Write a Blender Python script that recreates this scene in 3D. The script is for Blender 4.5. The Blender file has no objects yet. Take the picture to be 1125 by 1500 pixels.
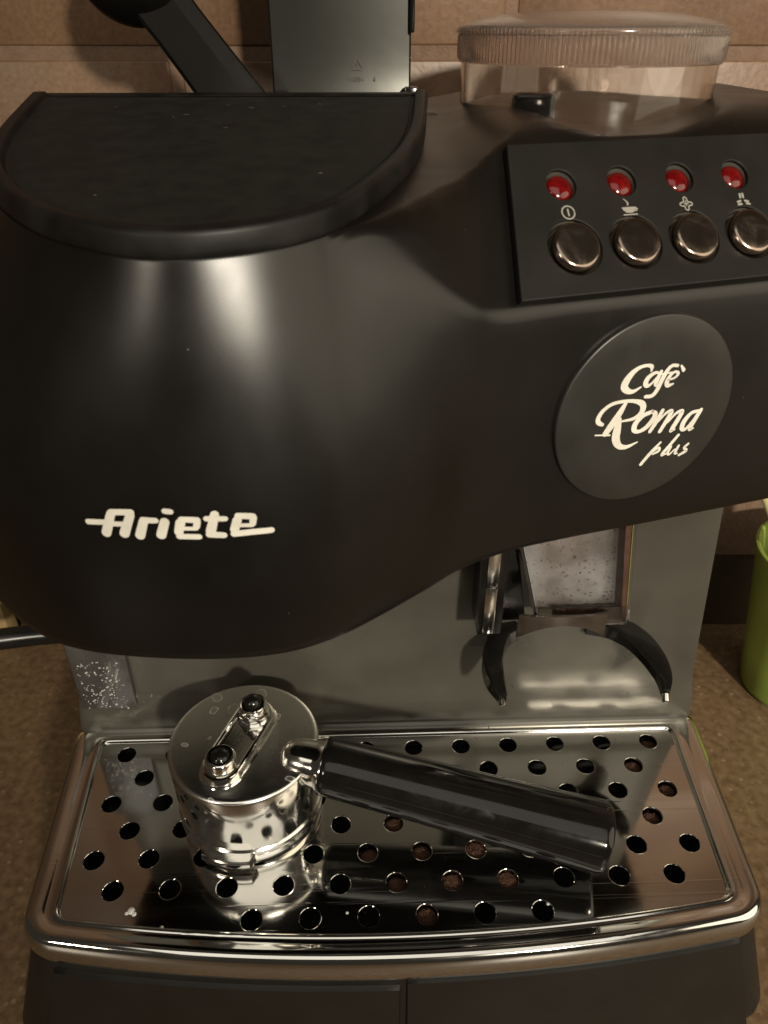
import bpy, bmesh, math, random
from math import sin, cos, tan, pi, radians, sqrt, atan2, hypot
from mathutils import Vector, Matrix
random.seed(7)
scene = bpy.context.scene
COL = scene.collection
G = 0.08                                    # height of the drip tray plane above the counter

# ------------------------------------------------------------------ camera
cd = bpy.data.cameras.new('camera'); cam = bpy.data.objects.new('camera', cd); COL.objects.link(cam)
cam.location = (0, 0, 0.29256 + G)
cam.rotation_euler = (radians(90 - 32.95), 0, 0)
cd.sensor_fit = 'VERTICAL'; cd.sensor_height = 36.0; cd.lens = 36.0 * 1100 / 1500
cd.clip_start = 0.01; cd.clip_end = 50
cd.dof.use_dof = True; cd.dof.focus_distance = 0.31; cd.dof.aperture_fstop = 22
scene.camera = cam

# ------------------------------------------------------------------ light
world = bpy.data.worlds.new('World'); scene.world = world; world.use_nodes = True
bg = world.node_tree.nodes['Background']
bg.inputs[0].default_value = (1.0, 0.85, 0.66, 1); bg.inputs[1].default_value = 0.032
def area(name, loc, target, size, power, color, shape='DISK', size_y=None):
    l = bpy.data.lights.new(name, 'AREA'); l.shape = shape; l.size = size
    if size_y: l.size_y = size_y
    l.energy = power; l.color = color
    o = bpy.data.objects.new(name, l); COL.objects.link(o); o.location = loc
    d = Vector(target) - Vector(loc); o.rotation_euler = d.to_track_quat('-Z', 'Y').to_euler()
    return o
kl = bpy.data.lights.new('kitchen_lamp', 'SPOT'); kl.energy = 270; kl.color = (1.0, 0.90, 0.74); kl.shadow_soft_size = .075
kl.spot_size = radians(23); kl.spot_blend = 1.0
ko = bpy.data.objects.new('kitchen_lamp', kl); COL.objects.link(ko); ko.location = (0.74, -1.70, 1.04)
ko.rotation_euler = (Vector((.13, .28, .26)) - ko.location).to_track_quat('-Z', 'Y').to_euler()
area('second_ceiling_lamp', (-1.15, -1.45, .95), (0, .25, .2), 0.26, 8, (1.0, 0.89, 0.72))
area('side_fill', (1.25, -.35, .62), (.2, .42, .25), 1.3, 8.0, (1.0, 0.87, 0.66))  # added fill that brightens the right of the wall, no fixture there
area('ceiling_bounce', (0.1, -1.05, 1.78), (0.05, -.3, 0), 1.9, 8.5, (1.0, 0.93, 0.80), 'RECTANGLE', 1.3)
scene.view_settings.view_transform = 'Standard'; scene.view_settings.look = 'None'
scene.view_settings.exposure = 0.0; scene.view_settings.gamma = 1.0
scene.view_settings.use_curve_mapping = False

# ------------------------------------------------------------------ materials
def mat(name, color, rough=.5, metal=0., spec=.5, trans=0., ior=1.45, coat=0., bump=None, noise=None, emit=None, sss=None, alpha=None):
    m = bpy.data.materials.new(name); m.use_nodes = True
    nt = m.node_tree; b = nt.nodes['Principled BSDF']; L = nt.links.new
    b.inputs['Base Color'].default_value = (*color, 1); b.inputs['Roughness'].default_value = rough
    b.inputs['Metallic'].default_value = metal; b.inputs['Specular IOR Level'].default_value = spec
    b.inputs['Transmission Weight'].default_value = trans; b.inputs['IOR'].default_value = ior
    b.inputs['Coat Weight'].default_value = coat; b.inputs['Coat Roughness'].default_value = .06
    if alpha is not None: b.inputs['Alpha'].default_value = alpha
    if emit: b.inputs['Emission Color'].default_value = (*emit[0], 1); b.inputs['Emission Strength'].default_value = emit[1]
    tc = nt.nodes.new('ShaderNodeTexCoord')
    if noise:                               # (scale, colour_b, rough_delta)
        n = nt.nodes.new('ShaderNodeTexNoise'); n.inputs['Scale'].default_value = noise[0]; n.inputs['Detail'].default_value = 6
        L(tc.outputs['Object'], n.inputs['Vector'])
        r = nt.nodes.new('ShaderNodeValToRGB'); r.color_ramp.elements[0].position = .32; r.color_ramp.elements[1].position = .68
        r.color_ramp.elements[0].color = (*color, 1); r.color_ramp.elements[1].color = (*noise[1], 1)
        L(n.outputs['Fac'], r.inputs['Fac']); L(r.outputs['Color'], b.inputs['Base Color'])
        if noise[2]:
            mr = nt.nodes.new('ShaderNodeMapRange'); mr.inputs['From Min'].default_value = .3; mr.inputs['From Max'].default_value = .7
            mr.inputs['To Min'].default_value = rough; mr.inputs['To Max'].default_value = rough + noise[2]
            L(n.outputs['Fac'], mr.inputs['Value']); L(mr.outputs['Result'], b.inputs['Roughness'])
    if bump:                                # (scale, strength, distance)
        n2 = nt.nodes.new('ShaderNodeTexNoise'); n2.inputs['Scale'].default_value = bump[0]; n2.inputs['Detail'].default_value = 4
        L(tc.outputs['Object'], n2.inputs['Vector'])
        bp = nt.nodes.new('ShaderNodeBump'); bp.inputs['Strength'].default_value = bump[1]; bp.inputs['Distance'].default_value = bump[2]
        L(n2.outputs['Fac'], bp.inputs['Height']); L(bp.outputs['Normal'], b.inputs['Normal'])
    return m
M = {}
M['shell'] = mat('satin_black_plastic', (.0032, .0027, .0021), .285, noise=(35, (.0045, .0038, .003), .04), bump=(2200, .02, .0002))
M['panel_plastic'] = mat('control_panel_plastic', (.0065, .006, .005), .44, spec=.3, noise=(60, (.009, .0083, .007), .06), bump=(2500, .08, .0002))
M['bezel'] = mat('satin_grey_bezel', (.22, .21, .18), .32, metal=.6, noise=(200, (.17, .16, .14), .05))
M['matte'] = mat('matt_black_plastic_base', (.0055, .005, .0042), .38, noise=(40, (.008, .0073, .006), .08), bump=(2200, .06, .0002))
M['rim'] = mat('satin_rim', (.003, .0027, .0023), .42, spec=.25, noise=(80, (.010, .009, .008), .08))
M['badge'] = mat('badge_plastic', (.014, .0132, .011), .36, noise=(60, (.018, .017, .0145), .04))
M['splash'] = mat('splash_plastic', (.068, .064, .053), .27, metal=.4, noise=(45, (.080, .075, .062), .03), bump=(14, .02, .002))
M['rubber'] = mat('black_rubber', (.007, .0066, .0055), .62, spec=.25, noise=(130, (.012, .0115, .0095), .10), bump=(900, .25, .0004))
M['gloss'] = mat('glossy_black_plastic', (.005, .0046, .004), .07, noise=(120, (.007, .0065, .006), .06))
M['dark'] = mat('dark_inside', (.004, .004, .0035), .6)
M['print'] = mat('cream_print', (.60, .575, .51), .45, noise=(160, (.50, .48, .42), .1))
M['icon'] = mat('grey_print', (.24, .23, .20), .5)
M['steel'] = mat('polished_steel', (.72, .71, .68), .05, 1.0, noise=(26, (.66, .65, .62), .05), bump=(7, .05, .002))
M['chrome'] = mat('chrome', (.84, .825, .78), .06, 1.0, noise=(60, (.78, .76, .71), .09), bump=(60, .05, .0006))
M['button'] = mat('chrome_button', (.36, .29, .24), .16, 1.0, noise=(150, (.30, .24, .20), .06))
M['red'] = mat('red_lens', (.085, .0012, .002), .12, trans=.3, coat=.5, noise=(420, (.17, .003, .003), .1))
M['clear'] = mat('clear_plastic', (.97, .94, .90), .03, trans=1.0, ior=1.45, noise=(40, (.94, .91, .87), .03))
M['frost'] = mat('ribbed_lid_plastic', (.80, .70, .63), .10, trans=.94, ior=1.42, noise=(50, (.74, .64, .57), .06))
M['white'] = mat('white_chute_plastic', (.66, .70, .75), .16, noise=(48, (.40, .42, .45), .16))
M['smoke'] = mat('smoked_plastic', (.085, .068, .058), .05, trans=.7, ior=1.5, noise=(80, (.04, .028, .022), .06))
M['residue'] = mat('coffee_residue', (.030, .011, .007), .6, noise=(260, (.075, .028, .015), .2), bump=(500, .5, .001))
M['haze_pane'] = mat('dusty_clear_plastic', (.86, .84, .82), .06, trans=1.0, ior=1.40, noise=(60, (.50, .44, .40), .12))
M['dark_chrome'] = mat('dark_chrome', (.20, .175, .155), .08, metal=.9, noise=(90, (.11, .09, .08), .08))
M['lime'] = mat('lime_edge', (.35, .42, .12), .15, trans=.4)
M['window'] = mat('wet_tank_window', (.034, .032, .031), .14, coat=.4, noise=(90, (.046, .043, .042), .2), bump=(90, .1, .002))
M['drop'] = mat('water_drop', (.85, .85, .82), .05, trans=.55, ior=1.33)  # whitish base colour paints in the bright glints of the drops
M['silver'] = mat('silver_lid_plastic', (.046, .047, .042), .25, metal=.8, noise=(14, (.036, .036, .033), .10), bump=(18, .06, .004))
M['emboss'] = mat('emboss_dark', (.035, .032, .026), .5)  # dark tone that paints the shade inside the stamped letters
M['coffee'] = mat('coffee_grounds', (.022, .009, .005), .85, noise=(1100, (.10, .040, .018), 0), bump=(1600, .9, .001))
M['scoop'] = mat('matt_black_plastic', (.0025, .0023, .002), .5, spec=.12, noise=(90, (.004, .0036, .0032), .1))
M['cord'] = mat('black_cord', (.010, .010, .009), .22, noise=(80, (.014, .013, .012), .1))
M['green'] = mat('green_plastic', (.25, .34, .06), .32, noise=(25, (.21, .29, .045), .08))
M['cream'] = mat('cream_plastic', (.62, .56, .30), .35, noise=(40, (.55, .49, .25), .08))
M['brownwood'] = mat('dark_wood', (.05, .025, .015), .45, noise=(60, (.03, .015, .01), .1))
M['tan'] = mat('tan_board', (.52, .38, .18), .55, noise=(30, (.44, .32, .15), .1))
M['wall_strip'] = mat('dark_wall_strip', (.045, .030, .018), .42, noise=(40, (.032, .022, .013), .1))
M['grout'] = mat('grout', (.165, .104, .069), .85, noise=(200, (.13, .08, .053), 0), bump=(700, .5, .001))

def tile_mat(name, shift):
    m = mat(name, (.30, .165, .085), .42, bump=(160, .35, .0009))
    nt = m.node_tree; b = nt.nodes['Principled BSDF']; L = nt.links.new
    tc = nt.nodes.new('ShaderNodeTexCoord'); mp = nt.nodes.new('ShaderNodeMapping'); mp.inputs['Location'].default_value = (shift * 3.1, shift * 1.7, shift)
    L(tc.outputs['Object'], mp.inputs['Vector'])
    n1 = nt.nodes.new('ShaderNodeTexNoise'); n1.inputs['Scale'].default_value = 14; n1.inputs['Detail'].default_value = 5
    n2 = nt.nodes.new('ShaderNodeTexNoise'); n2.inputs['Scale'].default_value = 420; n2.inputs['Detail'].default_value = 3
    L(mp.outputs[0], n1.inputs['Vector']); L(mp.outputs[0], n2.inputs['Vector'])
    r1 = nt.nodes.new('ShaderNodeValToRGB'); e = r1.color_ramp.elements
    e[0].position = .3; e[0].color = (.116, .063, .036, 1); e[1].position = .7; e[1].color = (.178, .104, .056, 1)
    r2 = nt.nodes.new('ShaderNodeValToRGB'); e = r2.color_ramp.elements
    e[0].position = .35; e[0].color = (.72, .70, .66, 1); e[1].position = .65; e[1].color = (1, 1, 1, 1)
    mx = nt.nodes.new('ShaderNodeMixRGB'); mx.blend_type = 'MULTIPLY'; mx.inputs[0].default_value = .8
    L(n1.outputs['Fac'], r1.inputs['Fac']); L(n2.outputs['Fac'], r2.inputs['Fac'])
    L(r1.outputs['Color'], mx.inputs[1]); L(r2.outputs['Color'], mx.inputs[2]); L(mx.outputs[0], b.inputs['Base Color'])
    return m
TILES = [tile_mat('terracotta_tile_%s' % c, i) for i, c in enumerate('abc')]

def counter_mat():
    m = mat('speckled_laminate', (.2, .13, .07), .34, bump=(300, .12, .0005))
    nt = m.node_tree; b = nt.nodes['Principled BSDF']; L = nt.links.new
    tc = nt.nodes.new('ShaderNodeTexCoord')
    n1 = nt.nodes.new('ShaderNodeTexNoise'); n1.inputs['Scale'].default_value = 210; n1.inputs['Detail'].default_value = 6
    v = nt.nodes.new('ShaderNodeTexVoronoi'); v.inputs['Scale'].default_value = 150
    v2 = nt.nodes.new('ShaderNodeTexVoronoi'); v2.inputs['Scale'].default_value = 380
    for n in (n1, v, v2): L(tc.outputs['Object'], n.inputs['Vector'])
    r = nt.nodes.new('ShaderNodeValToRGB'); e = r.color_ramp.elements
    e[0].position = .33; e[0].color = (.125, .076, .040, 1); e[1].position = .7; e[1].color = (.225, .15, .083, 1)
    L(n1.outputs['Fac'], r.inputs['Fac'])
    r2 = nt.nodes.new('ShaderNodeValToRGB'); e = r2.color_ramp.elements
    e[0].position = .13; e[0].color = (1, 1, 1, 1); e[1].position = .22; e[1].color = (0, 0, 0, 1)
    L(v.outputs['Distance'], r2.inputs['Fac'])
    mx = nt.nodes.new('ShaderNodeMixRGB'); mx.inputs[2].default_value = (.31, .22, .135, 1)
    ml = nt.nodes.new('ShaderNodeMath'); ml.operation = 'MULTIPLY'
    L(r2.outputs['Color'], ml.inputs[0]); L(v.outputs['Color'], ml.inputs[1]); L(ml.outputs[0], mx.inputs[0]); L(r.outputs['Color'], mx.inputs[1])
    r3 = nt.nodes.new('ShaderNodeValToRGB'); e = r3.color_ramp.elements
    e[0].position = .10; e[0].color = (1, 1, 1, 1); e[1].position = .2; e[1].color = (0, 0, 0, 1)
    L(v2.outputs['Distance'], r3.inputs['Fac'])
    m2 = nt.nodes.new('ShaderNodeMath'); m2.operation = 'MULTIPLY'; L(r3.outputs['Color'], m2.inputs[0]); L(v2.outputs['Color'], m2.inputs[1])
    mx2 = nt.nodes.new('ShaderNodeMixRGB'); mx2.inputs[2].default_value = (.05, .028, .015, 1)
    L(m2.outputs[0], mx2.inputs[0]); L(mx.outputs[0], mx2.inputs[1]); L(mx2.outputs[0], b.inputs['Base Color'])
    return m
M['counter'] = counter_mat()

# chrome of the portafilter: dried water marks (rings and blots)
def spotted(m, scale, ring_color):
    nt = m.node_tree; b = nt.nodes['Principled BSDF']; L = nt.links.new
    tc = nt.nodes.new('ShaderNodeTexCoord')
    nz = nt.nodes.new('ShaderNodeTexNoise'); nz.inputs['Scale'].default_value = 120
    L(tc.outputs['Object'], nz.inputs['Vector'])
    ad = nt.nodes.new('ShaderNodeVectorMath'); ad.operation = 'MULTIPLY_ADD'; ad.inputs[1].default_value = (.006, .006, .006)
    L(nz.outputs['Color'], ad.inputs[0]); L(tc.outputs['Object'], ad.inputs[2])
    v = nt.nodes.new('ShaderNodeTexVoronoi'); v.inputs['Scale'].default_value = scale; v.inputs['Randomness'].default_value = 1
    L(ad.outputs[0], v.inputs['Vector'])
    r = nt.nodes.new('ShaderNodeValToRGB'); cr = r.color_ramp
    cr.elements[0].position = 0; cr.elements[0].color = (.25, .25, .25, 1)
    cr.elements[1].position = .235; cr.elements[1].color = (.3, .3, .3, 1)
    for p, c in ((.255, 1.), (.275, 1.), (.295, 0.)):
        el = cr.elements.new(p); el.color = (c, c, c, 1)
    L(v.outputs['Distance'], r.inputs['Fac'])
    th = nt.nodes.new('ShaderNodeSeparateColor'); L(v.outputs['Color'], th.inputs[0])
    gt = nt.nodes.new('ShaderNodeMath'); gt.operation = 'GREATER_THAN'; gt.inputs[1].default_value = .38; L(th.outputs[0], gt.inputs[0])
    ml = nt.nodes.new('ShaderNodeMath'); ml.operation = 'MULTIPLY'; L(gt.outputs[0], ml.inputs[0]); L(r.outputs['Color'], ml.inputs[1])
    m3 = nt.nodes.new('ShaderNodeMath'); m3.operation = 'MULTIPLY'; m3.inputs[1].default_value = .38; L(ml.outputs[0], m3.inputs[0])
    src = b.inputs['Roughness'].links[0].from_socket
    a2 = nt.nodes.new('ShaderNodeMath'); a2.operation = 'ADD'; L(src, a2.inputs[0]); L(m3.outputs[0], a2.inputs[1]); L(a2.outputs[0], b.inputs['Roughness'])
M['chrome_spotted'] = mat('water_marked_chrome', (.84, .83, .79), .20, 1.0, noise=(60, (.70, .69, .65), .10), bump=(50, .04, .0006))
spotted(M['chrome_spotted'], 115, None)

def dusty(m, scale, thr, col):
    """sparse dust specks: lighter, rougher"""
    nt = m.node_tree; b = nt.nodes['Principled BSDF']; L = nt.links.new
    tc = nt.nodes.new('ShaderNodeTexCoord'); v = nt.nodes.new('ShaderNodeTexVoronoi'); v.inputs['Scale'].default_value = scale
    L(tc.outputs['Object'], v.inputs['Vector'])
    sc_ = nt.nodes.new('ShaderNodeSeparateColor'); L(v.outputs['Color'], sc_.inputs[0])
    md = nt.nodes.new('ShaderNodeMath'); md.operation = 'MULTIPLY'; md.inputs[1].default_value = thr; L(sc_.outputs[0], md.inputs[0])
    pw = nt.nodes.new('ShaderNodeMath'); pw.operation = 'POWER'; pw.inputs[1].default_value = 4; L(md.outputs[0], pw.inputs[0])
    lt = nt.nodes.new('ShaderNodeMath'); lt.operation = 'LESS_THAN'; L(v.outputs['Distance'], lt.inputs[0]); L(pw.outputs[0], lt.inputs[1])
    mx = nt.nodes.new('ShaderNodeMixRGB'); mx.inputs[2].default_value = (*col, 1)
    L(b.inputs['Base Color'].links[0].from_socket, mx.inputs[1]); L(lt.outputs[0], mx.inputs[0]); L(mx.outputs[0], b.inputs['Base Color'])
def smudged(m, scale, amount):
    """finger grease and wipe marks: patchy extra roughness"""
    nt = m.node_tree; b = nt.nodes['Principled BSDF']; L = nt.links.new
    tc = nt.nodes.new('ShaderNodeTexCoord'); mp = nt.nodes.new('ShaderNodeMapping'); mp.inputs['Scale'].default_value = (1, 2.2, .6); mp.inputs['Rotation'].default_value = (.3, .5, .8)
    n = nt.nodes.new('ShaderNodeTexNoise'); n.inputs['Scale'].default_value = scale; n.inputs['Detail'].default_value = 8; n.inputs['Distortion'].default_value = 1.2
    L(tc.outputs['Object'], mp.inputs[0]); L(mp.outputs[0], n.inputs['Vector'])
    mr = nt.nodes.new('ShaderNodeMapRange'); mr.inputs['From Min'].default_value = .48; mr.inputs['From Max'].default_value = .72; mr.inputs['To Max'].default_value = amount
    L(n.outputs['Fac'], mr.inputs['Value'])
    ad = nt.nodes.new('ShaderNodeMath'); ad.operation = 'ADD'; L(b.inputs['Roughness'].links[0].from_socket, ad.inputs[0]); L(mr.outputs[0], ad.inputs[1]); L(ad.outputs[0], b.inputs['Roughness'])
def scratched(m, strength):
    nt = m.node_tree; b = nt.nodes['Principled BSDF']; L = nt.links.new
    tc = nt.nodes.new('ShaderNodeTexCoord'); prev = b.inputs['Normal'].links[0].from_socket
    for rot, sc_ in ((.25, 90), (1.4, 70), (-.6, 60)):
        mp = nt.nodes.new('ShaderNodeMapping'); mp.inputs['Rotation'].default_value = (0, 0, rot); mp.inputs['Scale'].default_value = (.05, 6, 1)
        n = nt.nodes.new('ShaderNodeTexNoise'); n.inputs['Scale'].default_value = sc_; n.inputs['Detail'].default_value = 3
        L(tc.outputs['Object'], mp.inputs[0]); L(mp.outputs[0], n.inputs['Vector'])
        r = nt.nodes.new('ShaderNodeValToRGB'); r.color_ramp.elements[0].position = .66; r.color_ramp.elements[1].position = .70; L(n.outputs['Fac'], r.inputs['Fac'])
        bp = nt.nodes.new('ShaderNodeBump'); bp.inputs['Strength'].default_value = strength; bp.inputs['Distance'].default_value = .0002
        L(r.outputs['Color'], bp.inputs['Height']); L(prev, bp.inputs['Normal']); prev = bp.outputs['Normal']
    L(prev, b.inputs['Normal'])
dusty(M['shell'], 160, .42, (.10, .09, .075)); dusty(M['splash'], 140, .45, (.11, .09, .07)); dusty(M['matte'], 150, .45, (.09, .08, .065))
dusty(M['gloss'], 220, .40, (.12, .11, .09)); dusty(M['rubber'], 260, .42, (.07, .067, .056)); dusty(M['panel_plastic'], 260, .40, (.11, .10, .08))
smudged(M['shell'], 16, .07); smudged(M['gloss'], 40, .16); smudged(M['steel'], 30, .05); smudged(M['chrome'], 70, .12); smudged(M['splash'], 22, .04); smudged(M['badge'], 40, .08); smudged(M['button'], 120, .1)
scratched(M['steel'], .06)

# ------------------------------------------------------------------ mesh helpers
def link(name, me, material, parent=None):
    if material: me.materials.append(material)
    o = bpy.data.objects.new(name, me); COL.objects.link(o)
    if parent: o.parent = parent
    return o
def finish(me, angle=35):
    me.validate(); me.shade_smooth(); me.set_sharp_from_angle(angle=radians(angle))
def mesh(name, verts, faces, material, parent=None, angle=35, recalc=True):
    me = bpy.data.meshes.new(name); me.from_pydata([tuple(v) for v in verts], [], faces)
    if recalc:
        bm = bmesh.new(); bm.from_mesh(me); bmesh.ops.recalc_face_normals(bm, faces=bm.faces); bm.to_mesh(me); bm.free()
    finish(me, angle); return link(name, me, material, parent)
class MB:
    def __init__(s): s.v = []; s.f = []
    def add(s, v, f):
        n = len(s.v); s.v += [tuple(a) for a in v]; s.f += [tuple(i + n for i in q) for q in f]; return s
    def build(s, name, material, parent=None, angle=35, xf=None, recalc=True):
        v = [xf(p) for p in s.v] if xf else s.v
        return mesh(name, v, s.f, material, parent, angle, recalc)
def lathe(prof, seg=48, cap0=True, cap1=True, mx=None, wob=None):
    v = []; f = []
    for r, z in prof:
        for k in range(seg):
            a = 2 * pi * k / seg; rr = r * (wob(k, z) if wob else 1); p = Vector((rr * cos(a), rr * sin(a), z)); v.append(mx @ p if mx else p)
    n = len(prof)
    for i in range(n - 1):
        for k in range(seg):
            f.append((i * seg + k, i * seg + (k + 1) % seg, (i + 1) * seg + (k + 1) % seg, (i + 1) * seg + k))
    if cap0: f.append(tuple(range(seg))[::-1])
    if cap1: f.append(tuple((n - 1) * seg + k for k in range(seg)))
    return v, f
def frame(o, zaxis, xaxis=None):
    z = Vector(zaxis).normalized(); x = Vector(xaxis) if xaxis else (Vector((0, 0, 1)) if abs(z.z) < .9 else Vector((1, 0, 0)))
    y = z.cross(x).normalized(); x = y.cross(z)
    return Matrix(((x.x, y.x, z.x, o[0]), (x.y, y.y, z.y, o[1]), (x.z, y.z, z.z, o[2]), (0, 0, 0, 1)))
def tube(path, rad, seg=16, sq=1.0, up=None):
    P = [Vector(p) for p in path]; v = []; f = []; n = len(P); xprev = Vector(up) if up else None
    R = rad if isinstance(rad, (list, tuple)) else [rad] * n
    for i in range(n):
        t = (P[min(i + 1, n - 1)] - P[max(i - 1, 0)]).normalized()
        if xprev is None: xprev = t.orthogonal()
        x = (xprev - t * xprev.dot(t)).normalized(); y = t.cross(x); xprev = x
        for k in range(seg):
            a = 2 * pi * k / seg; v.append(P[i] + x * cos(a) * R[i] * sq + y * sin(a) * R[i])
    for i in range(n - 1):
        for k in range(seg): f.append((i * seg + k, i * seg + (k + 1) % seg, (i + 1) * seg + (k + 1) % seg, (i + 1) * seg + k))
    f.append(tuple(range(seg))[::-1]); f.append(tuple((n - 1) * seg + k for k in range(seg)))
    return v, f
def bevbox(x0, x1, y0, y1, z0, z1, b=.5, seg=2):
    bm = bmesh.new(); bmesh.ops.create_cube(bm, size=1)
    for v in bm.verts: v.co = Vector(((x0 + x1) / 2 + v.co.x * (x1 - x0), (y0 + y1) / 2 + v.co.y * (y1 - y0), (z0 + z1) / 2 + v.co.z * (z1 - z0)))
    if b: bmesh.ops.bevel(bm, geom=bm.edges[:], offset=b, segments=seg, affect='EDGES', profile=.5)
    bm.verts.index_update(); r = ([v.co.copy() for v in bm.verts], [tuple(v.index for v in fc.verts) for fc in bm.faces]); bm.free(); return r
def prism(poly, d0, d1, mx, bev=0):
    """poly in local xy, extruded from d0 to d1 along local z, bevelled top edge"""
    n = len(poly); rings = [(0, d0), (0, d1 - bev), (bev * .35, d1 - bev * .3), (bev, d1)] if bev else [(0, d0), (0, d1)]
    c = sum((Vector(p) for p in poly), Vector((0, 0))) / n; v = []; f = []
    area2 = sum(poly[i][0] * poly[(i + 1) % n][1] - poly[(i + 1) % n][0] * poly[i][1] for i in range(n)); sg = 1 if area2 > 0 else -1
    for off, z in rings:
        for i in range(n):
            a, b, cc = Vector(poly[i - 1]), Vector(poly[i]), Vector(poly[(i + 1) % n])
            e1 = (b - a).normalized(); e2 = (cc - b).normalized()
            nn = Vector((-e1.y - e2.y, e1.x + e2.x)); nn = nn.normalized() if nn.length > 1e-6 else Vector((0, 0))
            k = 1 / max(.5, nn.dot(Vector((-e1.y, e1.x)))) if nn.length else 0
            p = b + nn * sg * off * k; v.append(mx @ Vector((p.x, p.y, z)))
    m = len(rings)
    for j in range(m - 1):
        for i in range(n): f.append((j * n + i, j * n + (i + 1) % n, (j + 1) * n + (i + 1) % n, (j + 1) * n + i))
    f.append(tuple(range(n))[::-1]); f.append(tuple((m - 1) * n + i for i in range(n)))
    return v, f
def catmull(P, n=8):
    P = [Vector(p) for p in P]; P = [2 * P[0] - P[1]] + P + [2 * P[-1] - P[-2]]; R = []
    for i in range(1, len(P) - 2):
        a, b, c, d = P[i - 1:i + 3]
        for k in range(n):
            t = k / n; R.append(.5 * ((2 * b) + (c - a) * t + (2 * a - 5 * b + 4 * c - d) * t * t + (3 * b - a - 3 * c + d) * t ** 3))
    R.append(P[-2]); return R
def ribbon(stroke, n=6, smooth=True):
    """2D stroke [(x,y,width)] -> outline polygon strips (verts2d, faces) with round ends"""
    P = catmull(stroke, n) if smooth and len(stroke) > 2 else [Vector(s) for s in stroke]
    v = []; f = []; L = []; m = len(P)
    for i in range(m):
        t = (P[min(i + 1, m - 1)] - P[max(i - 1, 0)]); t = Vector((t.x, t.y)).normalized(); nn = Vector((-t.y, t.x)); w = max(.12, P[i].z) / 2
        c = Vector((P[i].x, P[i].y)); L.append((c + nn * w, c - nn * w, t, w, c))
    for a, b, *_ in L: v += [a, b]
    for i in range(m - 1): f.append((2 * i, 2 * i + 1, 2 * i + 3, 2 * i + 2))
    for idx, sgn in ((0, -1), (m - 1, 1)):
        a, b, t, w, c = L[idx]; k0 = len(v); arc = []
        for j in range(1, 6):
            ang = pi * j / 6; nn = Vector((-t.y, t.x)); arc.append(c + nn * w * cos(ang) + t * sgn * w * sin(ang))
        v += arc; ids = [2 * idx] + [k0 + j for j in range(5)] + [2 * idx + 1]
        f.append(tuple(ids) if sgn < 0 else tuple(ids[::-1]))
    return v, f
def smooth(a, b, x):
    t = max(0., min(1., (x - a) / (b - a))); return t * t * (3 - 2 * t)
def empty(name, loc, rz=0):
    o = bpy.data.objects.new(name, None); COL.objects.link(o); o.location = loc; o.rotation_euler = (0, 0, rz); o.empty_display_size = .05; return o
def tag(o, label=None, cat=None, group=None, kind=None):
    if label: o['label'] = label
    if cat: o['category'] = cat
    if group: o['group'] = group
    if kind: o['kind'] = kind
    return o
def text_mesh(s, size, font_scale=(1, 1)):
    cu = bpy.data.curves.new('t', 'FONT'); cu.body = s; cu.size = size; cu.align_x = 'CENTER'; cu.align_y = 'CENTER'; cu.resolution_u = 3
    o = bpy.data.objects.new('t', cu); COL.objects.link(o); bpy.context.view_layer.update()
    me = bpy.data.meshes.new_from_object(o.evaluated_get(bpy.context.evaluated_depsgraph_get()))
    v = [(p.co.x * font_scale[0], p.co.y * font_scale[1]) for p in me.vertices]; f = [tuple(q.vertices) for q in me.polygons]
    bpy.data.objects.remove(o); bpy.data.curves.remove(cu); bpy.data.meshes.remove(me); return v, f

# ------------------------------------------------------------------ setting: counter, tiled wall, dark strip
WALL_Y = .427
me_v = [(-1.2, -.18, 0), (1.2, -.18, 0), (1.2, WALL_Y + .02, 0), (-1.2, WALL_Y + .02, 0)]
tag(mesh('countertop', me_v, [(0, 1, 2, 3)], M['counter']), 'brown speckled laminate worktop under the coffee machine', kind='structure')
wall = MB().add(*bevbox(-1.2, 1.2, WALL_Y + .0006, WALL_Y + .06, -.02, 1.6, 0)).build('wall', M['grout'])
tag(wall, 'wall of square terracotta tiles behind the machine', kind='structure')
TW = .1624
tv, tf = bevbox(-TW / 2 + .0030, TW / 2 - .0030, 0, .008, -TW / 2 + .0030, TW / 2 - .0030, .0011, 3)
tme = []
for k in range(3):
    me = bpy.data.meshes.new('tile'); me.from_pydata(tv, [], tf); finish(me); me.materials.append(TILES[k]); tme.append(me)
for j in range(-2, 5):
    for i in range(-5, 6):
        z = .2812 + G + (j + .5) * TW
        if z - TW / 2 < .055: continue
        t = bpy.data.objects.new('tile', random.choice(tme)); COL.objects.link(t); t.parent = wall
        t.location = (-.1019 + (i + .5) * TW, WALL_Y - .0004 + random.uniform(0, .0005), z)
        t.rotation_euler = (radians(random.uniform(-.15, .15)), random.choice((0, pi / 2, pi, -pi / 2)) + radians(random.uniform(-.25, .25)), radians(random.uniform(-.15, .15)))
tag(MB().add(*bevbox(-1.2, 1.2, WALL_Y - .006, WALL_Y + .003, .0005, .0597, .001)).build('wall_strip', M['wall_strip']), 'dark brown strip where wall meets worktop', kind='structure')  # thin dark brown strip along the foot of the wall

# ------------------------------------------------------------------ the coffee machine (coordinates in mm, tray plane z = 0)
YAW = radians(1.85); MX, MY = .002875, .24334
machine = empty('espresso_machine', (MX, MY, 0), YAW)
tag(machine, 'black espresso machine with built-in grinder, steel drip tray and red lights', 'coffee machine')
def K(p): return (p[0] / 1000, p[1] / 1000, p[2] / 1000 + G)
def wor(x, y, z): return Vector((MX + cos(YAW) * x / 1000 - sin(YAW) * y / 1000, MY + sin(YAW) * x / 1000 + cos(YAW) * y / 1000, z / 1000 + G))

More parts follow.
